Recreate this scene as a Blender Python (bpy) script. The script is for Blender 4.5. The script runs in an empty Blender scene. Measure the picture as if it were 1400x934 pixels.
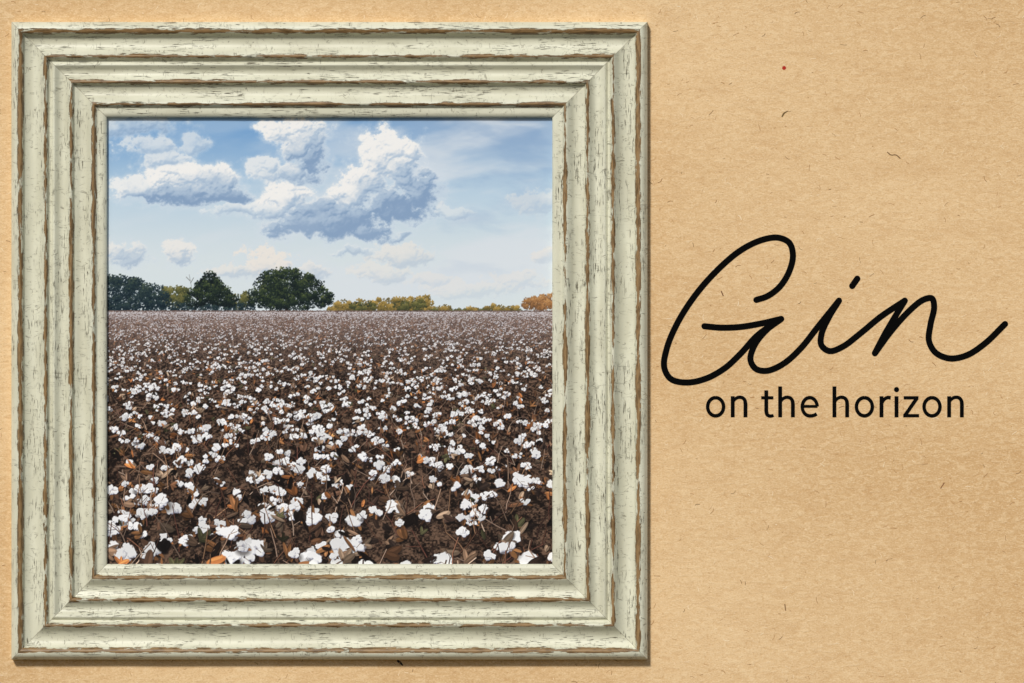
import bpy, math, random
import numpy as np
from mathutils import Vector

SC = bpy.context.scene
MM = 0.001
ZOFF = 1.5
def wx(X): return (X-700.0)*MM
def wz(Y): return (467.0-Y)*MM + ZOFF

# ------------------------------------------------------------------ helpers
class NT:
    def __init__(s, mat):
        mat.use_nodes = True
        s.t = mat.node_tree
        s.t.nodes.clear()
        s.out = s.t.nodes.new('ShaderNodeOutputMaterial')
        s.b = s.t.nodes.new('ShaderNodeBsdfPrincipled')
        s.t.links.new(s.b.outputs[0], s.out.inputs[0])
    def n(s, kind): return s.t.nodes.new(kind)
    def put(s, sock, v):
        if isinstance(v, bpy.types.NodeSocket):
            s.t.links.new(v, sock)
        else:
            sock.default_value = v
    def m(s, op, a, b=0.0, c=0.0, clamp=False):
        x = s.n('ShaderNodeMath'); x.operation = op; x.use_clamp = clamp
        s.put(x.inputs[0], a); s.put(x.inputs[1], b); s.put(x.inputs[2], c)
        return x.outputs[0]
    def smooth(s, v, lo, hi, a=0.0, b=1.0):
        x = s.n('ShaderNodeMapRange'); x.interpolation_type = 'SMOOTHSTEP'
        s.put(x.inputs[0], v); s.put(x.inputs[1], lo); s.put(x.inputs[2], hi)
        s.put(x.inputs[3], a); s.put(x.inputs[4], b)
        return x.outputs[0]
    def lin(s, v, lo, hi, a=0.0, b=1.0):
        x = s.n('ShaderNodeMapRange')
        s.put(x.inputs[0], v); s.put(x.inputs[1], lo); s.put(x.inputs[2], hi)
        s.put(x.inputs[3], a); s.put(x.inputs[4], b)
        return x.outputs[0]
    def mix(s, f, a, b, blend='MIX'):
        x = s.n('ShaderNodeMix'); x.data_type = 'RGBA'; x.blend_type = blend
        s.put(x.inputs[0], f)
        s.put(x.inputs[6], a); s.put(x.inputs[7], b)
        return x.outputs[2]
    def noise(s, vec, scale=1.0, detail=4.0, rough=0.5, dist=0.0):
        x = s.n('ShaderNodeTexNoise')
        s.put(x.inputs['Vector'], vec)
        x.inputs['Scale'].default_value = scale
        x.inputs['Detail'].default_value = detail
        x.inputs['Roughness'].default_value = rough
        x.inputs['Distortion'].default_value = dist
        return x.outputs[0]
    def comb(s, x_, y_, z_):
        x = s.n('ShaderNodeCombineXYZ')
        s.put(x.inputs[0], x_); s.put(x.inputs[1], y_); s.put(x.inputs[2], z_)
        return x.outputs[0]

def lin1(c):
    c = c/255.0
    return c/12.92 if c <= 0.04045 else ((c+0.055)/1.055)**2.4
def rgb(r, g, b): return (lin1(r), lin1(g), lin1(b), 1.0)

def new_obj(name, verts, faces, mat, smooth=False):
    me = bpy.data.meshes.new(name)
    me.from_pydata(verts, [], faces)
    me.update()
    ob = bpy.data.objects.new(name, me)
    SC.collection.objects.link(ob)
    if mat: me.materials.append(mat)
    if smooth:
        me.polygons.foreach_set('use_smooth', [True]*len(me.polygons))
    return ob

# ------------------------------------------------------------------ kraft paper
def mat_kraft():
    mat = bpy.data.materials.new('kraft_paper'); t = NT(mat)
    tc = t.n('ShaderNodeTexCoord').outputs['Object']
    sp = t.n('ShaderNodeSeparateXYZ'); t.put(sp.inputs[0], tc)
    x, z = sp.outputs[0], sp.outputs[2]
    va = t.comb(t.m('MULTIPLY', x, 95), t.m('MULTIPLY', z, 210), 0.0)
    n1 = t.noise(va, 1.0, 3, 0.65, 1.0)            # fibrous flow
    n2 = t.noise(t.comb(t.m('MULTIPLY', x, 380), t.m('MULTIPLY', z, 620), 3.0), 1.0, 2, 0.7, 0.0)   # grain
    n3 = t.noise(t.comb(t.m('MULTIPLY', x, 2.0), t.m('MULTIPLY', z, 2.6), 7.0), 1.0, 1, 0.5)
    n4 = t.noise(t.comb(t.m('MULTIPLY', x, 16), t.m('MULTIPLY', z, 36), 9.0), 1.0, 3, 0.65, 0.5)
    base = t.mix(t.lin(n3, .3, .7), rgb(212, 174, 124), rgb(231, 197, 149))
    base = t.mix(t.m('MULTIPLY', t.smooth(n1, .40, .70), .5), base, rgb(245, 217, 173))
    base = t.mix(t.m('MULTIPLY', t.smooth(n1, .46, .26), .35), base, rgb(196, 154, 106))
    base = t.mix(t.m('MULTIPLY', t.smooth(n4, .45, .75), .30), base, rgb(200, 158, 108))
    base = t.mix(t.m('MULTIPLY', t.smooth(n2, .52, .78), .6), base, rgb(178, 134, 88))
    base = t.mix(t.m('MULTIPLY', t.smooth(n2, .48, .25), .55), base, rgb(249, 226, 188))
    t.put(t.b.inputs['Base Color'], base)
    t.b.inputs['Roughness'].default_value = 0.9
    t.b.inputs['Specular IOR Level'].default_value = 0.1
    bump = t.n('ShaderNodeBump'); bump.inputs['Strength'].default_value = 0.35
    bump.inputs['Distance'].default_value = 0.0018
    t.put(bump.inputs['Height'], n1)
    t.put(t.b.inputs['Normal'], bump.outputs[0])
    return mat

W2, H2 = 5.0, 4.0
kp = new_obj('kraft_paper_background',
    [(-W2, 0, -H2+1.5), (W2, 0, -H2+1.5), (W2, 0, H2+1.5), (-W2, 0, H2+1.5)], [(0, 1, 2, 3)], mat_kraft())

# ------------------------------------------------------------------ frame
def mat_frame():
    mat = bpy.data.materials.new('distressed_cream_paint'); t = NT(mat)
    uv = t.n('ShaderNodeUVMap'); uv.uv_map = 'UVMap'
    sp = t.n('ShaderNodeSeparateXYZ'); t.put(sp.inputs[0], uv.outputs[0])
    u, v = sp.outputs[0], sp.outputs[1]
    at = t.n('ShaderNodeAttribute'); at.attribute_name = 'side'
    sd = t.m('MULTIPLY', at.outputs['Fac'], 17.3)
    N = t.noise(t.comb(t.m('MULTIPLY', u, .05), t.m('MULTIPLY', v, .35), sd), 1.0, 5, 0.7)
    Nw = t.noise(t.comb(t.m('MULTIPLY', u, .02), t.m('MULTIPLY', v, .02), t.m('ADD', sd, 5.0)), 1.0, 2, 0.5)
    streak = None
    for c, wd, k in ((13.2, 3.0, 15.0), (47.3, 1.7, 13.0), (82.0, 2.3, 14.0), (112.8, 2.1, 12.0)):
        d = t.m('ABSOLUTE', t.m('SUBTRACT', v, c))
        lim = t.m('ADD', t.m('MULTIPLY', t.m('SUBTRACT', N, .5), k), wd)
        lim = t.m('ADD', lim, t.m('MULTIPLY', t.m('SUBTRACT', Nw, .5), 9.0))
        s_ = t.m('MULTIPLY', t.smooth(t.m('SUBTRACT', d, lim), .3, -.3), t.smooth(d, 4.8, 3.6))
        streak = s_ if streak is None else t.m('MAXIMUM', streak, s_)
    Ns = t.noise(t.comb(t.m('MULTIPLY', u, .06), t.m('MULTIPLY', v, .85), t.m('ADD', sd, 40.0)), 1.0, 4, 0.65)
    Np = t.noise(t.comb(t.m('MULTIPLY', u, .016), t.m('MULTIPLY', v, .06), t.m('ADD', sd, 60.0)), 1.0, 2, 0.5)
    scr = t.m('MULTIPLY', t.smooth(Ns, .59, .63), t.smooth(Np, .48, .55))
    wv = t.noise(t.comb(t.m('MULTIPLY', u, .085), t.m('MULTIPLY', v, .035), t.m('ADD', sd, 22.0)), 1.0, 2, 0.6, 1.2)
    ridge = t.m('ABSOLUTE', t.m('SUBTRACT', wv, 0.5))
    Nc = t.noise(t.comb(t.m('MULTIPLY', u, .10), t.m('MULTIPLY', v, .16), t.m('ADD', sd, 80.0)), 1.0, 3, 0.6)
    crk = t.m('MULTIPLY', t.smooth(ridge, .011, .003), t.smooth(Nc, .49, .56))
    Nt = t.noise(t.comb(t.m('MULTIPLY', u, .7), t.m('MULTIPLY', v, .16), t.m('ADD', sd, 90.0)), 1.0, 3, 0.65)
    nick = t.m('MULTIPLY', t.smooth(Nt, .65, .70), t.smooth(Np, .54, .45))
    g = t.noise(t.comb(t.m('MULTIPLY', u, .012), t.m('MULTIPLY', v, .06), sd), 1.0, 2, 0.5)
    col = t.mix(t.lin(g, .3, .7), rgb(204, 202, 178), rgb(221, 220, 197))
    col = t.mix(t.m('MULTIPLY', crk, .55), col, rgb(112, 104, 84))
    col = t.mix(t.m('MULTIPLY', nick, .5), col, rgb(126, 120, 98))
    col = t.mix(t.m('MULTIPLY', scr, .88), col, rgb(84, 74, 54))
    wood = t.mix(t.smooth(N, .42, .66), rgb(152, 121, 80), rgb(98, 75, 45))
    col = t.mix(streak, col, wood)
    L = 869.0
    mit = t.m('MINIMUM', t.m('SUBTRACT', u, v), t.m('SUBTRACT', t.m('SUBTRACT', L, u), v))
    joint = t.smooth(mit, .9, .2)
    col = t.mix(t.m('MULTIPLY', joint, .45), col, rgb(110, 98, 74))
    t.put(t.b.inputs['Base Color'], col)
    t.b.inputs['Roughness'].default_value = 0.38
    t.b.inputs['Specular IOR Level'].default_value = 0.4
    dmg = t.m('MAXIMUM', streak, t.m('MAXIMUM', scr, t.m('MULTIPLY', crk, .5)))
    bump = t.n('ShaderNodeBump'); bump.inputs['Strength'].default_value = 0.85
    bump.inputs['Distance'].default_value = 0.001
    t.put(bump.inputs['Height'], t.m('SUBTRACT', 1.0, dmg))
    t.put(t.b.inputs['Normal'], bump.outputs[0])
    return mat

ctrl = [(0, 0.2), (0, 6), (0, 12), (.6, 14.5), (2.2, 16.6), (5, 18.4), (9, 19.4), (13.5, 19.2), (16, 18.0), (17.0, 15.6), (18.5, 14.4),
        (21, 13.4), (26, 12.2), (32, 12.2), (38, 13.8), (43, 16.6), (46.5, 18.4), (48.8, 18.0), (50.3, 16.0), (51.8, 14.2), (54, 13.6),
        (56.5, 15.0), (59, 15.6), (62, 14.4), (66, 12.6), (71, 12.2), (76, 13.8), (80, 16.0), (82.8, 16.2), (84.6, 14.4), (86, 12.4),
        (89, 11.6), (94, 10.6), (100, 11.0), (105, 13.0), (110, 14.8), (113, 14.8), (115, 13.0), (117, 11.6), (121, 11.4), (125, 10.6), (128, 9.2), (129.6, 7.4), (130, 5.5), (130, 2.8), (130, 0.2)]
def deep_(p):
    d, h = p
    if d < 5 or d > 123: return p
    b = 16.5-(d-5)/121*4.5
    return (d, b+(h-b)*1.75)
ctrl = [deep_(p) for p in ctrl]
def catmull(pts, n):
    P = [np.array(p, float) for p in pts]
    P = [2*P[0]-P[1]]+P+[2*P[-1]-P[-2]]
    out = []
    for i in range(1, len(P)-2):
        a, b, c, d = P[i-1:i+3]
        t0 = 0; t1 = t0+max(np.linalg.norm(b-a), 1e-6)**.5; t2 = t1+max(np.linalg.norm(c-b), 1e-6)**.5; t3 = t2+max(np.linalg.norm(d-c), 1e-6)**.5
        for k in range(n):
            t = t1+(t2-t1)*k/n
            A1 = (t1-t)/(t1-t0)*a+(t-t0)/(t1-t0)*b; A2 = (t2-t)/(t2-t1)*b+(t-t1)/(t2-t1)*c; A3 = (t3-t)/(t3-t2)*c+(t-t2)/(t3-t2)*d
            B1 = (t2-t)/(t2-t0)*A1+(t-t0)/(t2-t0)*A2; B2 = (t3-t)/(t3-t1)*A2+(t-t1)/(t3-t1)*A3
            out.append((t2-t)/(t2-t1)*B1+(t-t1)/(t2-t1)*B2)
    out.append(P[-2])
    return out
prof = catmull(ctrl, 4)
FX0, FX1, FY0, FY1 = 17.0, 885.0, 31.0, 901.0
corners = [(FX0, FY0, 1, 1), (FX1, FY0, -1, 1), (FX1, FY1, -1, -1), (FX0, FY1, 1, -1)]
verts, faces, uvs, side = [], [], [], []
NSEG = 60
rs = np.random.RandomState(5)
for s in range(4):
    a = corners[s]; b = corners[(s+1) % 4]
    Ls = abs(b[0]-a[0])+abs(b[1]-a[1])
    wav = np.interp(np.linspace(0, 1, NSEG+1), np.linspace(0, 1, 14), np.r_[0, rs.uniform(-.35, .35, 12), 0])
    base = len(verts)
    for (d, h) in prof:
        ax, ay = a[0]+a[2]*d, a[1]+a[3]*d
        bx, by = b[0]+b[2]*d, b[1]+b[3]*d
        for k in range(NSEG+1):
            f = k/NSEG
            hh = h + (wav[k]*min(1, h/8.0) if h > 1 else 0)
            verts.append((wx(ax+(bx-ax)*f), -hh*MM, wz(ay+(by-ay)*f)))
            uvs.append(((d+(Ls-2*d)*f)*869.0/Ls, d)); side.append(s+1.0)
    for i in range(len(prof)-1):
        for k in range(NSEG):
            p = base+i*(NSEG+1)+k
            faces.append((p, p+NSEG+1, p+NSEG+2, p+1))
fr = new_obj('picture_frame', verts, faces, mat_frame(), True)
me = fr.data
uvl = me.uv_layers.new(name='UVMap')
li = np.empty(len(me.loops), np.int32); me.loops.foreach_get('vertex_index', li)
uvl.data.foreach_set('uv', np.array(uvs, np.float32)[li].ravel())
at = me.attributes.new('side', 'FLOAT', 'POINT'); at.data.foreach_set('value', np.array(side, np.float32))

# ------------------------------------------------------------------ lettering
mk = bpy.data.materials.new('matte_black_ink'); t = NT(mk)
tcn = t.n('ShaderNodeTexCoord').outputs['Object']
t.put(t.b.inputs['Base Color'], t.mix(t.noise(tcn, 900, 3, .6), (0.002, 0.002, 0.002, 1), (0.004, 0.0038, 0.0035, 1)))
t.b.inputs['Roughness'].default_value = 0.9
t.b.inputs['Specular IOR Level'].default_value = 0.03

class Ink:
    def __init__(s): s.v = []; s.f = []; s.l = 0
    def dot(s, x, y, r, n=20, z=None):
        z = z if z is not None else s.l
        b = len(s.v)
        for i in range(n):
            a = 2*math.pi*i/n; s.v.append((wx(x+r*math.cos(a)), -(.5+z*.004)*MM, wz(y+r*math.sin(a))))
        s.f.append(tuple(range(b, b+n))); s.l += 1
    def stroke(s, pts, w, n=8, smooth=True, cap=True):
        P = catmull(pts, n) if smooth else [np.array(p, float) for p in pts]
        P = [np.array(p) for p in P]; m = len(P)
        ws = w if hasattr(w, '__len__') else [w]*m
        if len(ws) != m: ws = np.interp(np.linspace(0, 1, m), np.linspace(0, 1, len(ws)), ws)
        L, R = [], []
        for i in range(m):
            d = P[min(i+1, m-1)]-P[max(i-1, 0)]; d = d/max(1e-9, np.linalg.norm(d)); nn = np.array([-d[1], d[0]])
            L.append(P[i]+nn*ws[i]/2); R.append(P[i]-nn*ws[i]/2)
        b = len(s.v); z = s.l
        for i in range(m):
            for q in (L[i], R[i]):
                s.v.append((wx(q[0]), -(.5+z*.004)*MM, wz(q[1])))
        for i in range(m-1): s.f.append((b+2*i, b+2*i+1, b+2*i+3, b+2*i+2))
        s.l += 1
        if cap: s.dot(P[0][0], P[0][1], ws[0]/2); s.dot(P[-1][0], P[-1][1], ws[-1]/2)
    def make(s, name):
        return new_obj(name, s.v, s.f, mk)

g = Ink()
SW = 8.4
g.stroke([(1034, 410), (1049, 405), (1066, 392), (1079, 371), (1084, 349), (1079, 332), (1064, 325), (1042, 328), (1013, 342), (981, 369), (951, 403),
          (927, 440), (912, 475), (908, 502), (917, 518), (938, 523), (964, 518), (990, 504), (1012, 484), (1036, 458), (1068, 436)], SW, 10)
g.stroke([(963, 446), (985, 448), (1012, 447), (1042, 442), (1068, 436)], SW, 10)
g.stroke([(1068, 436), (1047, 452), (1031, 473), (1026, 492), (1033, 504), (1048, 507), (1070, 498), (1094, 477), (1118, 447), (1147, 411)], SW, 10)
g.stroke([(1147, 411), (1133, 434), (1123, 457), (1123, 472), (1134, 480), (1152, 474), (1176, 456), (1204, 433), (1237, 411)], SW, 10)
g.stroke([(1165, 391), (1172, 381)], SW, smooth=False)
g.stroke([(1237, 411), (1223, 434), (1209, 458), (1196, 483)], SW, 10)
g.stroke([(1196, 483), (1218, 453), (1242, 426), (1262, 410), (1274, 408), (1277, 420), (1272, 444), (1270, 466), (1279, 482), (1298, 490), (1321, 486), (1346, 470), (1374, 443)], SW, 10)
g.make('script_lettering')

T = Ink(); k = 0.0592; X0 = 965-46*k; BY = 570.5
def G(pts): return [(cur+p[0]*k, BY-p[1]*k) for p in pts]
cur = X0
def ell(cx, cy, rx, ry, a0, a1, n=40): return [(cx+rx*math.cos(math.radians(a0+(a1-a0)*i/n)), cy+ry*math.sin(math.radians(a0+(a1-a0)*i/n))) for i in range(n+1)]
wd = 90*k
for ch in 'on the horizon':
    if ch == 'o':
        T.stroke(G(ell(271, 243, 184, 210, 90, 450)), 82*k, smooth=False, cap=False); adv = 542
    elif ch in 'nh':
        T.stroke(G([(124, 0), (124, 486 if ch == 'n' else 712)]), wd, smooth=False, cap=False)
        T.stroke(G([(124, 350), (180, 420), (240, 456), (305, 462), (365, 440), (405, 385), (418, 305), (418, 200), (418, 0)]), [66*k, 76*k, 80*k, wd, wd], cap=False); adv = 545
    elif ch == 't':
        T.stroke(G([(142, 622), (142, 440), (142, 250), (144, 130), (166, 58), (225, 28), (280, 34), (312, 46)]), [wd, wd, wd, 78*k, 66*k], cap=False)
        T.stroke(G([(24, 450), (306, 450)]), 72*k, smooth=False, cap=False); adv = 338
    elif ch == 'e':
        T.stroke(G([(95, 252), (440, 252)]), 66*k, smooth=False, cap=False)
        T.stroke(G(ell(262, 243, 172, 211, 2, 270, 34)+[(320, 35), (378, 52), (424, 80)]), 80*k, smooth=False, cap=False); adv = 496
    elif ch == 'r':
        T.stroke(G([(124, 0), (124, 486)]), wd, smooth=False, cap=False)
        T.stroke(G([(124, 290), (160, 378), (215, 436), (275, 457), (336, 450)]), [66*k, 78*k, 84*k], cap=False); adv = 347
    elif ch == 'i':
        T.stroke(G([(124, 0), (124, 486)]), wd, smooth=False, cap=False); q = G([(124, 640)])[0]; T.dot(q[0], q[1], 60*k); adv = 248
    elif ch == 'z':
        T.stroke(G([(42, 450), (384, 450)]), 74*k, smooth=False, cap=False)
        T.stroke(G([(350, 445), (70, 42)]), 84*k, smooth=False, cap=False)
        T.stroke(G([(30, 37), (396, 37)]), 74*k, smooth=False, cap=False); adv = 425
    else: adv = 212
    cur += adv*k
T.make('printed_lettering')

mf = bpy.data.materials.new('paper_flecks'); t = NT(mf)
a_ = t.n('ShaderNodeAttribute'); a_.attribute_name = 'Col'
t.put(t.b.inputs['Base Color'], a_.outputs['Color']); t.b.inputs['Roughness'].default_value = .9
F = Ink(); fc = []
def addc(c):
    while len(fc) < len(F.v): fc.append(c)
F.dot(1072, 93, 2.8, 9); addc(rgb(175, 36, 20))
F.stroke([(1069, 160), (1072, 155), (1077, 152)], [1.8, 2.2, 1.2], 4, cap=False); addc(rgb(112, 88, 50))
F.stroke([(1213, 208), (1218, 212), (1225, 212), (1231, 217)], 1.3, 4, cap=False); addc(rgb(110, 80, 44))
F.stroke([(543, 903), (547, 906), (551, 910)], [2.5, 3.5, 1.5], 4, cap=False); addc(rgb(36, 26, 18))
F.stroke([(1286, 668), (1291, 660)], 1.4, 3, smooth=False, cap=False); addc(rgb(140, 96, 60))
F.stroke([(986, 398), (989, 405)], 1.6, 3, smooth=False, cap=False); addc(rgb(120, 80, 50))
F.stroke([(1073, 826), (1074, 835)], 1.6, 3, smooth=False, cap=False); addc(rgb(140, 104, 66))
rf = random.Random(4)
for i in range(2200):
    X = rf.uniform(-150, 1550); Y = rf.uniform(-120, 1050); a = rf.gauss(0, .9); L = rf.uniform(1.5, 9); b = rf.uniform(-.8, .8)
    P = [(X, Y), (X+L*.5*math.cos(a), Y+L*.5*math.sin(a)), (X+L*.5*math.cos(a)+L*.5*math.cos(a+b), Y+L*.5*math.sin(a)+L*.5*math.sin(a+b))]
    F.stroke(P, rf.uniform(.35, .85), 3, cap=False)
    c = rf.choice([(172, 128, 82), (156, 112, 68), (178, 132, 84), (190, 146, 98), (246, 224, 186), (246, 222, 182), (248, 228, 192), (140, 104, 66)]); addc(rgb(*c))
fo = F.make('paper_fibres'); fo.data.materials.clear(); fo.data.materials.append(mf)
for i_, v_ in enumerate(fo.data.vertices): v_.co.y = -.0001 + (v_.co.y+.0005)*.02
ca = fo.data.color_attributes.new('Col', 'FLOAT_COLOR', 'POINT')
ca.data.foreach_set('color', np.array(fc, np.float32).ravel())

# ------------------------------------------------------------------ the printed landscape
PX0, PY0, PS = 144.0, 158.0, 616.0
NP = 900; R = NP/PS
rng = np.random.RandomState(11)
_tab = rng.rand(8, 256, 256).astype(np.float32)
_j1 = rng.rand(8, 256, 256).astype(np.float32); _j2 = rng.rand(8, 256, 256).astype(np.float32)
def vn(x, y, s=0):
    T_ = _tab[s % 8]; x = x+s*13.7; y = y+s*7.3
    xi = np.floor(x).astype(int); yi = np.floor(y).astype(int); fx = x-xi; fy = y-yi
    fx = fx*fx*(3-2*fx); fy = fy*fy*(3-2*fy)
    a = T_[yi & 255, xi & 255]; b = T_[yi & 255, (xi+1) & 255]; c = T_[(yi+1) & 255, xi & 255]; d = T_[(yi+1) & 255, (xi+1) & 255]
    return (a*(1-fx)+b*fx)*(1-fy)+(c*(1-fx)+d*fx)*fy
def fbm(x, y, o=5, s=0, g=.5):
    r = 0; a = 1; n = 0
    for i in range(o): r = r+a*vn(x*2**i, y*2**i, s+i); n += a; a *= g
    return r/n
def worl(x, y, s=0):
    xi = np.floor(x).astype(int); yi = np.floor(y).astype(int); best = np.full(x.shape, 9.0)
    for dy in (-1, 0, 1):
        for dx in (-1, 0, 1):
            cx = xi+dx; cy = yi+dy
            px = cx+_j1[s % 8][cy & 255, cx & 255]; py = cy+_j2[s % 8][cy & 255, cx & 255]
            best = np.minimum(best, (x-px)**2+(y-py)**2)
    return np.sqrt(best)
def blur(a, n):
    for _ in range(n):
        a = (np.roll(a, 1, 0)+np.roll(a, -1, 0)+2*a)/4; a = (np.roll(a, 1, 1)+np.roll(a, -1, 1)+2*a)/4
    return a
def ss(x, a, b):
    t_ = np.clip((x-a)/(b-a), 0, 1); return t_*t_*(3-2*t_)
def C(*c): return np.array(c, float)/255.0
def lerp(a, b, t_): return a+(b-a)*t_[..., None]

yy, xx = np.mgrid[0:NP, 0:NP].astype(np.float64)
X = PX0+(xx+.5)/R; Y = PY0+(yy+.5)/R

# --- sky
hs = int((432-PY0)*R)
Xs, Ys = X[:hs], Y[:hs]
tv = np.clip((Ys-160)/265, 0, 1)
top = lerp(np.broadcast_to(C(116, 163, 212), Xs.shape+(3,)), C(156, 183, 214), ss(Xs, 380, 680))
mid = np.broadcast_to(C(188, 213, 232), Xs.shape+(3,)); low = np.broadcast_to(C(220, 231, 235), Xs.shape+(3,))
sky = lerp(top, mid, ss(tv, 0.0, .45)); sky = lerp(sky, low, ss(tv, .30, .8))
hz = fbm(Xs/120, Ys/34+Xs/300, 5, 2)
sky = lerp(sky, C(224, 231, 238), ss(hz, .40, .72)*.7*(.4+.6*ss(Xs, 300, 600)))
hz2 = fbm(Xs/70+3, Ys/24-Xs/260, 5, 4)
sky = lerp(sky, C(128, 163, 204), ss(hz2, .48, .78)*.45*ss(Xs, 520, 640)*(1-tv))
# domain warped billows
wxn = Xs+(fbm(Xs/30, Ys/30, 5, 1)-.5)*30; wyn = Ys+(fbm(Xs/30+9, Ys/30, 5, 3)-.5)*26
w2x = Xs+(fbm(Xs/12, Ys/12, 4, 1)-.5)*14; w2y = Ys+(fbm(Xs/12+9, Ys/12, 4, 3)-.5)*14
def puff(x_, y_, f, s): return np.sqrt(np.clip(1-(worl(x_/f, y_/f*1.1, s)*1.05)**2, 0, 1))
B1, B2, B3, B4 = puff(w2x, w2y, 22, 0), puff(w2x, w2y, 11, 1), puff(w2x, w2y, 5.5, 2), puff(w2x, w2y, 3.0, 3)
bil = .36*B1+.30*B2+.22*B3+.12*B4
fb = fbm(Xs/18, Ys/15, 6, 5, .64)
CL = [(262, 244, 50, 20, 18, .25, 0, 1), (296, 250, 34, 20, 18, .5, 0, 1), (240, 264, 58, 11, 12, .9, 0, 1), (305, 268, 38, 11, 10, 1.0, 0, 1), (190, 258, 30, 12, 11, .3, 0, .8), (335, 286, 44, 6, 6, .5, 0, .45),
      (205, 204, 32, 13, 12, .3, 0, .6), (178, 174, 56, 15, 13, .5, 0, .55), (262, 196, 20, 10, 9, .2, 0, .5), (225, 218, 32, 10, 10, .2, 0, .65),
      (408, 200, 32, 34, 34, .5, 0, 1), (382, 176, 18, 14, 20, .1, 0, 1), (426, 212, 20, 30, 30, .9, 0, 1), (368, 230, 24, 13, 12, .2, 0, .7), (398, 238, 34, 13, 13, .4, 0, .75),
      (518, 214, 28, 29, 34, .15, 0, 1), (502, 246, 32, 20, 26, .4, 0, 1), (552, 232, 22, 32, 42, .6, 0, 1), (568, 268, 25, 34, 38, 1.05, 0, 1), (540, 282, 34, 22, 22, 1.05, 0, 1), (484, 264, 28, 16, 18, .35, 0, 1), (528, 198, 24, 15, 20, .0, 0, 1), (558, 210, 16, 12, 22, .25, 0, 1),
      (392, 270, 30, 15, 16, .25, 0, 1), (432, 290, 42, 16, 18, .85, 0, .92), (470, 306, 52, 18, 20, 1.1, 0, .95), (502, 322, 34, 10, 9, 1.1, 0, .88), (366, 288, 34, 12, 12, .4, 0, .65), (410, 308, 44, 13, 14, 1.05, 0, .8), (550, 322, 18, 6, 6, .9, 0, .6), (480, 344, 30, 7, 6, .7, 0, .4),
      (172, 352, 28, 14, 16, .55, .25, .6), (246, 350, 22, 13, 12, .35, .3, .7), (366, 358, 34, 15, 18, .25, .6, .75), (318, 374, 30, 10, 12, .35, .55, .5), (428, 370, 26, 11, 11, .45, .5, .5),
      (545, 348, 36, 13, 13, .45, .6, .5), (525, 374, 38, 11, 10, .4, .6, .4), (640, 396, 60, 13, 11, .3, .7, .28), (590, 384, 30, 9, 9, .4, .7, .3), (705, 384, 36, 10, 9, .3, .7, .3), (744, 350, 22, 9, 9, .5, .8, .4), (738, 276, 32, 12, 12, .4, .4, .35), (618, 292, 26, 9, 8, .3, .1, .35)]
D = np.full(Xs.shape, -9.0); DK = np.zeros(Xs.shape); WM = np.zeros(Xs.shape); WA = np.zeros(Xs.shape); WS = np.zeros(Xs.shape)+1e-9
for cx, cy, rx, ru, rd, dk, wm, st_ in CL:
    rx *= 1.06; ru *= 1.12; rd *= 1.12
    ey = np.where(wyn < cy, (wyn-cy)/ru, (wyn-cy)/rd); ex = (wxn-cx)/rx
    d = 1-np.sqrt(ex**2+ey**2)
    lg = np.exp(np.clip(d*6, -30, 8))
    D = np.maximum(D, d)
    loc = np.clip(dk*.85+.36*np.clip(ey, -1, 1)+.18*np.clip(ex, -1, 1)-.05, 0, 1.05)
    DK += lg*loc; WM += lg*wm; WA += lg*st_
    WS += lg
DK /= WS; WM /= WS; WA /= WS
dens = D+(bil-.52)*.8+(fb-.5)*1.9
al = ss(dens, .02, .36+.34*np.clip(DK, 0, 1))
soft = ss(dens, -.45, .3)
Zh = np.clip(dens, 0, 1.0)**.7*15 + B1*5.5+B2*3.0+B3*1.2+B4*.3
Zh = blur(Zh, 3)
gy, gx = np.gradient(Zh); gx *= R; gy *= R
nl = (gx*.45+gy*.8+.7)/np.sqrt((gx**2+gy**2)*1.0+1)
lit = np.clip(.5+.5*nl, 0, 1)
edge = 1-ss(dens, .12, .6)
shade = np.clip(.66+(lit-.62)*.42-DK*.82+edge*.36+(B2-.55)*.12+(fb-.5)*.5, 0, 1)
gcol = lerp(lerp(np.broadcast_to(C(136, 164, 198), Xs.shape+(3,)), C(178, 199, 221), ss(shade, .0, .40)), C(250, 249, 246), ss(shade, .32, .86))
warm = lerp(np.broadcast_to(C(190, 203, 217), Xs.shape+(3,)), C(246, 234, 220), ss(shade, .25, .8))
gcol = lerp(gcol, warm, np.clip(WM*1.3, 0, 1))
sky = lerp(sky, C(216, 228, 239), soft*.6*WA)
sky = lerp(sky, gcol, al*np.clip(WA, 0, .96))
cloud_mask = np.zeros((NP, NP), bool); cloud_mask[:hs] = (al*WA) > .45

img = np.zeros((NP, NP, 3)); img[:hs] = sky
treeA = np.zeros((NP, NP)); lineA = np.zeros((NP, NP))

def stamp_blob(cx, cy, rx, ry, ang, col, a=1.0, cov=None, soft_=.3):
    m_ = max(rx, ry)*1.15+1
    x0 = max(int(cx-m_), 0); x1 = min(int(cx+m_)+2, NP); y0 = max(int(cy-m_), 0); y1 = min(int(cy+m_)+2, NP)
    if x1 <= x0 or y1 <= y0: return
    dx = xx[y0:y1, x0:x1]+.5-cx; dy = yy[y0:y1, x0:x1]+.5-cy
    c, s_ = math.cos(ang), math.sin(ang)
    d = np.sqrt(((dx*c+dy*s_)/rx)**2+((-dx*s_+dy*c)/ry)**2)
    e = max(soft_, .9/min(rx, ry))
    w = np.clip((1+e*.5-d)/e, 0, 1)*a
    sub = img[y0:y1, x0:x1]; sub += (col-sub)*w[..., None]
    if cov is not None: cov[y0:y1, x0:x1] = np.maximum(cov[y0:y1, x0:x1], w)
def rp(x_, y_): return (x_-PX0)*R, (y_-PY0)*R

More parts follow.
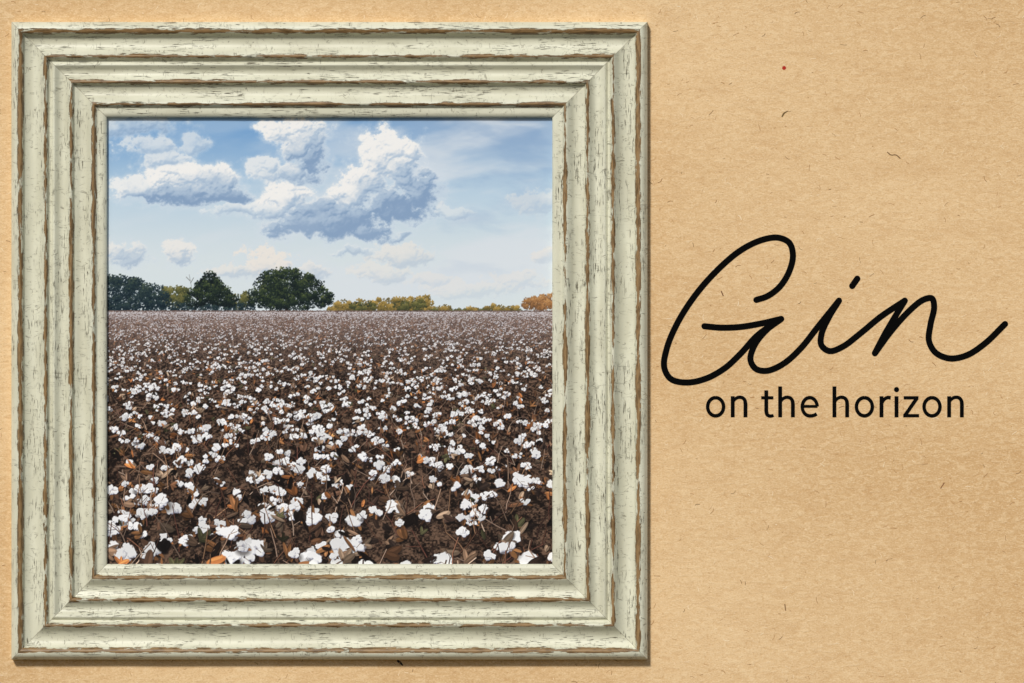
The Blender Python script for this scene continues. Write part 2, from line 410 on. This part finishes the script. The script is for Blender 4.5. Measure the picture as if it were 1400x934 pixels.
rt = random.Random(8)
def crown(lobes, cols, n, cov, leaf=(1.0, 2.4), bot=427, hue=.1):
    items = []
    tot = sum(l[2]*l[3] for l in lobes)
    for (cx, cy, rx, ry) in lobes:
        nn = int(n*rx*ry/tot)
        clumps = []
        for i in range(max(5, int(rx*ry/14))):
            a = rt.uniform(0, 6.283); q = math.sqrt(rt.random())
            clumps.append((cx+rx*q*math.cos(a)*.92, cy+ry*q*math.sin(a)*.92, rt.uniform(.12, .3)*min(rx, ry)+1.6, rt.uniform(-.25, .25)))
        for i in range(nn):
            if rt.random() < .3:
                a = rt.uniform(0, 6.283); q = math.sqrt(rt.random())*.95
                px, py = cx+rx*q*math.cos(a), cy+ry*q*math.sin(a); br = rt.uniform(-.35, .05)-.15; z = 0
            else:
                c = rt.choice(clumps); a = rt.uniform(0, 6.283); q = math.sqrt(rt.random())*1.1
                px, py = c[0]+c[2]*q*math.cos(a)*1.2, c[1]+c[2]*q*math.sin(a)
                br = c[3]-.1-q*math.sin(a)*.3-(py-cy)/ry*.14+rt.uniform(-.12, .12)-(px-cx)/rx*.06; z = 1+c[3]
            if py > bot: continue
            items.append((z+rt.random()*.3, px, py, br))
    items.sort()
    for z, px, py, br in items:
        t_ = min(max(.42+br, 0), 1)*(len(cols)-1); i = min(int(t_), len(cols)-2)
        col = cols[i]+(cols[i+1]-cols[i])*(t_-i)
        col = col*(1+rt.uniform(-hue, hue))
        a, b = rp(px, py)
        stamp_blob(a, b, rt.uniform(*leaf)*R*.6, rt.uniform(*leaf)*R*.45, rt.uniform(0, 3.14), col, .92, cov)

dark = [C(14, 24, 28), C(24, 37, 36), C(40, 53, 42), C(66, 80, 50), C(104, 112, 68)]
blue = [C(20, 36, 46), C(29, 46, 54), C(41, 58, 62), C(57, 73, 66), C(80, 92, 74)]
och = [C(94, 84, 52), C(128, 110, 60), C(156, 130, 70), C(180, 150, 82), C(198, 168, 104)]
rust = [C(106, 78, 56), C(140, 100, 64), C(170, 122, 76), C(190, 144, 94), C(206, 164, 116)]
oli = [C(56, 62, 46), C(76, 80, 50), C(98, 98, 58), C(120, 116, 68), C(140, 134, 84)]
crown([(x_, 422, 9, rt.uniform(3, 5)) for x_ in range(456, 600, 8)], och, 1500, lineA)
crown([(470, 416, 13, 7), (498, 417, 18, 7), (530, 416, 22, 9), (560, 415, 20, 9), (578, 413, 12, 9)], och, 2600, lineA)
crown([(505, 418, 10, 6), (548, 418, 12, 7), (572, 418, 12, 9), (486, 419, 10, 6)], oli, 900, lineA)
crown([(x_, 424.5, 9, rt.uniform(1.5, 3.5)) for x_ in range(594, 712, 8)], oli, 900, lineA)
crown([(608, 421, 10, 5), (645, 423, 9, 3), (680, 421, 16, 5), (700, 422, 9, 4)], och, 800, lineA)
crown([(724, 415, 13, 9), (740, 413, 14, 11), (756, 413, 12, 12)], rust, 1700, lineA)
crown([(240, 408, 18, 15), (228, 402, 10, 10), (252, 404, 9, 10)], oli, 1500, lineA)
crown([(325, 412, 14, 10), (336, 409, 8, 10)], oli, 700, lineA)
crown([(x_, 420, 12, 7) for x_ in range(146, 345, 12)], blue, 1900, lineA)
crown([(152, 398, 14, 22), (170, 400, 18, 24), (192, 402, 18, 20), (208, 404, 16, 18), (222, 410, 10, 12), (180, 390, 12, 12), (158, 386, 8, 10)], blue, 4200, lineA)
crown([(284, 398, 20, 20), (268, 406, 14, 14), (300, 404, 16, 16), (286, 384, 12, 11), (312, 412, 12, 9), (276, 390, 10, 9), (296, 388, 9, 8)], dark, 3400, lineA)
for (x0_, y0_, x1_, y1_) in [(262, 392, 259, 376), (260, 384, 255, 379), (261, 387, 265, 380)]:
    for q in np.linspace(0, 1, 14):
        a, b = rp(x0_+(x1_-x0_)*q, y0_+(y1_-y0_)*q); stamp_blob(a, b, .7, .7, 0, C(70, 66, 60), .5, lineA)
for q in np.linspace(0, 1, 16):
    a, b = rp(392+q*1.5, 426-q*16); stamp_blob(a, b, 3.4-1.5*q, 2, 0, C(38, 32, 28), 1, treeA)
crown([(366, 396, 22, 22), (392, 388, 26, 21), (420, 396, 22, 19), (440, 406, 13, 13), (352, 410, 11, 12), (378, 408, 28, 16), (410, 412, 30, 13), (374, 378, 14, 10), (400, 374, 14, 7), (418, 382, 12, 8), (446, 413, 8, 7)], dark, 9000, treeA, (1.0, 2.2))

# --- field base
hf = int((425.5-PY0)*R)
Xf, Yf = X[hf:], Y[hf:]; tt = np.maximum(Yf-417, 3)
u_ = (Xf-450)/tt*14; v_ = 2600/tt
nf = fbm(u_*2.2+40, v_*2.2, 4, 3)
n_scr = fbm(Xf/2.6, Yf/2.0, 3, 5)
nr = (rng.rand(*Xf.shape))
basec = lerp(np.broadcast_to(C(28, 21, 18), Xf.shape+(3,)), C(112, 88, 72), ss(nf*.5+n_scr*.5, .34, .72))
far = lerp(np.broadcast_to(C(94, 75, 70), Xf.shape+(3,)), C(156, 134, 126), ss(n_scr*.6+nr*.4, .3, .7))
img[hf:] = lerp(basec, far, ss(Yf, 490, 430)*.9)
for i in range(900):
    px = rt.uniform(144, 760); a, b = rp(px, 425.6+rt.uniform(-.9, 1.2)); c = C(112, 92, 84)*rt.uniform(.6, 1.2)
    stamp_blob(a, b, rt.uniform(.8, 2.2), rt.uniform(.5, 1.1), 0, c, .8)

stemc = [C(134, 94, 74), C(102, 70, 56), C(168, 138, 116), C(78, 54, 46), C(156, 120, 92), C(190, 164, 144), C(116, 76, 64), C(146, 122, 106)]
leafc = [C(142, 98, 64), C(114, 80, 58), C(168, 118, 76), C(92, 68, 54), C(64, 49, 42), C(130, 104, 84), C(110, 88, 72), C(76, 74, 52), C(158, 134, 112), C(46, 37, 33), C(28, 22, 20), C(32, 25, 23), C(142, 120, 100), C(24, 20, 19), C(176, 112, 66)]
def line(x0_, y0_, x1_, y1_, w, col, a=1.0):
    xa = max(int(min(x0_, x1_)-w-1), 0); xb = min(int(max(x0_, x1_)+w+2), NP); ya = max(int(min(y0_, y1_)-w-1), hf-2); yb = min(int(max(y0_, y1_)+w+2), NP)
    if xb <= xa or yb <= ya: return
    dx, dy = x1_-x0_, y1_-y0_; l2 = dx*dx+dy*dy+1e-6
    px = xx[ya:yb, xa:xb]+.5-x0_; py = yy[ya:yb, xa:xb]+.5-y0_
    q = np.clip((px*dx+py*dy)/l2, 0, 1)
    d = np.sqrt((px-q*dx)**2+(py-q*dy)**2)
    al_ = np.clip(w*.5+.5-d, 0, 1)*a*min(1, w)
    sub = img[ya:yb, xa:xb]; sub += (col-sub)*al_[..., None]
def leaf(cx, cy, r, col):
    n = rt.choice([1, 2, 3]); a0 = rt.uniform(0, 6.28)
    for i in range(n):
        a = a0+i*rt.uniform(.5, 1.1)
        c = col*rt.uniform(.7, 1.25)
        ra, rb = r*rt.uniform(.45, .85), r*rt.uniform(.14, .34)
        px, py = cx+math.cos(a)*r*.45, cy+math.sin(a)*r*.45
        if r > 3.5: stamp_blob(px+r*.08, py+r*.16, ra, rb, a, C(20, 16, 16), .55, None, .3)
        stamp_blob(px, py, ra, rb, a, c, .95, None, .15)
        if r > 4.5:
            stamp_blob(px-math.sin(a)*rb*.4, py-abs(math.cos(a))*rb*.4, ra*.75, rb*.35, a, np.minimum(c*1.4, 1), .6)
def boll(cx, cy, r, br):
    if r < 1.3:
        stamp_blob(cx, cy, max(r, .75), max(r*.8, .65), 0, C(240, 236, 240)*br, min(1, .5+r*.45)); return
    if r < 2.4:
        stamp_blob(cx+.2*r, cy+.5*r, r*.9, r*.6, 0, C(64, 50, 46), .5)
        for i in range(rt.choice([1, 2, 2, 3])):
            stamp_blob(cx+rt.uniform(-.7, .7)*r, cy+rt.uniform(-.5, .5)*r, r*rt.uniform(.45, .8), r*rt.uniform(.4, .7), rt.uniform(0, 3), C(246, 245, 248)*br*rt.uniform(.80, 1), .95)
        return
    stamp_blob(cx+.15*r, cy+.55*r, r*1.0, r*.75, 0, C(26, 20, 19), .5, None, .6)
    for i in range(rt.choice([2, 3, 4])):
        a = rt.uniform(0, 6.28) if rt.random() < .4 else rt.uniform(.2, 2.9)
        stamp_blob(cx+math.cos(a)*r*.85, cy+math.sin(a)*r*.8, r*rt.uniform(.35, .6), r*rt.uniform(.12, .24), a+rt.uniform(-.3, .3), rt.choice(leafc[:4])*rt.uniform(.5, 1.15), 1)
    n = rt.choice([2, 3, 3, 4, 4, 5]); a0 = rt.uniform(0, 6.28); sq = rt.uniform(.6, .95)
    lob = []
    for i in range(n):
        a = a0+6.283*i/n+rt.uniform(-.45, .45); q = rt.uniform(.30, .56)
        lob.append((math.sin(a)*q*sq+rt.uniform(-.05, .05), math.cos(a)*q*1.1, rt.uniform(.36, .62)))
    lob.sort(key=lambda l_: -l_[0] if rt.random() < .3 else l_[0])
    m_ = r*1.5+2
    x0 = max(int(cx-m_), 0); x1 = min(int(cx+m_)+2, NP); y0 = max(int(cy-m_), hf-3); y1 = min(int(cy+m_)+2, NP)
    if x1 <= x0 or y1 <= y0: return
    dx = (xx[y0:y1, x0:x1]+.5-cx)/r; dy = (yy[y0:y1, x0:x1]+.5-cy)/r
    sub = img[y0:y1, x0:x1]
    wob = (vn((dx+cx)*2.3+cx, (dy+cy)*2.3, 2)-.5)*.5+(vn((dx+cx)*6+cx, (dy+cy)*6, 4)-.5)*.34
    lite = C(254, 254, 254)*br; shd = C(140, 143, 166)*br; deep = C(92, 84, 92)*br
    for (ly, lx, lr) in lob:
        d = np.sqrt((dx-lx)**2+((dy-ly)*1.08)**2)/lr+wob
        e = max(.22, 1.0/(r*lr))
        w = np.clip((1+e*.4-d)/e, 0, 1)
        nz = np.sqrt(np.clip(1-np.minimum(d, 1)**2, 0, 1))
        li_ = nz*.5-(dy-ly)/lr*.40-(dx-lx)/lr*.18+.20-ly*.30-wob*.8
        col = lerp(np.broadcast_to(shd, d.shape+(3,)), lite, ss(li_, -.25, .55))
        col = lerp(col, deep, ss(d, .8, 1.1)*ss(li_, .35, -.1)*.65)
        sub += (col-sub)*w[..., None]
    if rt.random() < .6:
        a = rt.uniform(0, 6.28); line(cx, cy, cx+math.cos(a)*r*.5, cy+math.sin(a)*r*.5, max(.6, r*.07), C(120, 100, 88), .6)

ev = []
def spread(cov, mul, kind, ymin=427, k_=.085):
    t_ = ymin-417.0; tmax = 375.0
    tot = int(616*cov/(k_*k_)*(1/t_-1/tmax)/mul**2)
    for i in range(tot):
        q = rt.random(); t1 = 1/(1/t_-q*(1/t_-1/tmax))
        ev.append((417+t1, kind, rt.uniform(140, 764), t1*k_))
clump_n = lambda x_, y_: float(fbm(np.array([[(x_-450)/(y_-410)*9+60]]), np.array([[1800/(y_-410)]]), 3, 6)[0, 0])
spread(.44, 1.0, 'b', 426.5, .056)
spread(.95, 1.0, 'l', 434, .060)
spread(1.1, 1.25, 's', 438, .060)
ev.sort(key=lambda e_: e_[0])
print('events', len(ev))
for (y_, kd, x_, sz) in ev:
    a, b = rp(x_, y_); r = sz*R*.5
    if kd == 'b':
        cn = clump_n(x_, y_)
        if y_ > 460 and cn < .42 and rt.random() < .45: continue
        if y_ > 640 and rt.random() < .12: continue
        rr = r*rt.uniform(.62, 1.3)*(1.12+.26*float(ss(np.float64(y_), 600, 770)))
        if y_ < 470: rr *= .85
        for _ in range(1 if rt.random() < .55 else rt.choice([2, 3])):
            boll(a, b, rr, rt.uniform(.86, 1.0) if y_ > 450 else rt.uniform(.76, .97))
            a += rt.choice([-1, 1])*rr*rt.uniform(1.1, 2.2); b += rr*rt.uniform(-1.3, 1.3); rr *= rt.uniform(.7, 1.05)
    elif kd == 'l':
        c = rt.choice(leafc)*rt.uniform(.55, 1.2)
        if y_ < 530:
            q = (530-y_)/100*.7; c = c*(1-q)+C(130, 107, 98)*rt.uniform(.72, 1.15)*q
        leaf(a, b, r*rt.uniform(.7, 1.6)*(1+.15*float(ss(np.float64(y_), 600, 770))), c)
    else:
        c = rt.choice(stemc)*rt.uniform(.6, 1.2); ang = rt.gauss(-math.pi/2, .6); L = r*rt.uniform(2.5, 7.5); w = max(.6, r*.14)*rt.uniform(.7, 1.2)
        x1_, y1_ = a, b+L*.4
        nseg = 3
        for i in range(nseg):
            x2_, y2_ = x1_+math.cos(ang)*L/nseg, y1_+math.sin(ang)*L/nseg
            if w > 1.0: line(x1_+w*.6, y1_+.5, x2_+w*.6, y2_+.5, w, C(24, 18, 18), .6)
            line(x1_, y1_, x2_, y2_, w, c)
            if rt.random() < .5:
                an = ang+rt.choice([-1, 1])*rt.uniform(.5, 1.1); line(x2_, y2_, x2_+math.cos(an)*L*.28, y2_+math.sin(an)*L*.28, w*.75, c*.9)
            x1_, y1_ = x2_, y2_; ang += rt.uniform(-.35, .35); w *= .88

fld = img[hf:].copy()
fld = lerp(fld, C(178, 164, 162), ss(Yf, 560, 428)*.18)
bl = np.stack([blur(fld[..., i], 2) for i in range(3)], -1)
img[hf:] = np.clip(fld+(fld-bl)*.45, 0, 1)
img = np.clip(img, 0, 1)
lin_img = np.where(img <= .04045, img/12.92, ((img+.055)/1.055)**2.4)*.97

lab = np.zeros((NP, NP), int)
lab[cloud_mask] = 1
lab[:hf+2][(lineA[:hf+2] > .4)] = 2
lab[:hf+2][(treeA[:hf+2] > .4)] = 3
lab[hf:] = 4

mp = bpy.data.materials.new('photo_print_satin'); t = NT(mp)
a_ = t.n('ShaderNodeAttribute'); a_.attribute_name = 'Col'
t.put(t.b.inputs['Base Color'], a_.outputs['Color']); t.b.inputs['Roughness'].default_value = .65
t.b.inputs['Specular IOR Level'].default_value = .1

gxv = np.linspace(0, 1, NP)
px_w = (PX0+PS*gxv-700)*MM; pz_w = (467-(PY0+PS*gxv))*MM+ZOFF
idx = np.arange(NP*NP).reshape(NP, NP)
quad_lab = lab[:-1, :-1]
for lb, nm in ((0, 'sky'), (1, 'clouds'), (2, 'distant_trees'), (3, 'oak_tree'), (4, 'cotton_field')):
    m_ = quad_lab == lb
    if not m_.any(): continue
    q = np.stack([idx[1:, :-1][m_], idx[1:, 1:][m_], idx[:-1, 1:][m_], idx[:-1, :-1][m_]], 1)
    used, inv = np.unique(q.ravel(), return_inverse=True)
    r_, c_ = used//NP, used % NP
    co = np.stack([px_w[c_], np.full(len(used), -.0012), pz_w[r_]], 1).astype(np.float32)
    me = bpy.data.meshes.new(nm)
    me.vertices.add(len(used)); me.vertices.foreach_set('co', co.ravel())
    nf_ = len(q); me.loops.add(nf_*4); me.loops.foreach_set('vertex_index', inv.astype(np.int32).ravel())
    me.polygons.add(nf_); me.polygons.foreach_set('loop_start', np.arange(0, nf_*4, 4, dtype=np.int32))
    me.update(calc_edges=True)
    ca = me.color_attributes.new('Col', 'FLOAT_COLOR', 'POINT')
    cc = np.ones((len(used), 4), np.float32); cc[:, :3] = lin_img[r_, c_]
    ca.data.foreach_set('color', cc.ravel())
    me.materials.append(mp)
    ob = bpy.data.objects.new(nm, me); SC.collection.objects.link(ob)

# ------------------------------------------------------------------ light, world, camera
EL, AZ = math.radians(36), math.radians(20)
to_sun = Vector((-math.sin(AZ)*math.cos(EL), -math.cos(AZ)*math.cos(EL), math.sin(EL)))
sl = bpy.data.lights.new('sun', 'SUN'); sl.energy = 2.95; sl.angle = math.radians(8); sl.color = (1, .965, .92)
so = bpy.data.objects.new('sun', sl); SC.collection.objects.link(so)
so.rotation_euler = to_sun.to_track_quat('Z', 'Y').to_euler(); so.location = to_sun*8

w = bpy.data.worlds.new('World'); SC.world = w; w.use_nodes = True
nt = w.node_tree; bg = nt.nodes['Background']
st = nt.nodes.new('ShaderNodeTexSky'); st.sky_type = 'NISHITA'; st.sun_disc = False
st.sun_elevation = EL; st.sun_rotation = math.radians(200)
nt.links.new(st.outputs[0], bg.inputs[0]); bg.inputs[1].default_value = 0.07

cam = bpy.data.cameras.new('camera'); co_ = bpy.data.objects.new('camera', cam); SC.collection.objects.link(co_)
DIST = 6.0
cam.sensor_width = 36; cam.lens = 36*DIST/1.4; cam.clip_end = 200
co_.location = (0, -DIST, ZOFF); co_.rotation_euler = (math.pi/2, 0, 0)
SC.camera = co_
SC.view_settings.view_transform = 'Standard'; SC.view_settings.look = 'None'; SC.view_settings.exposure = 0
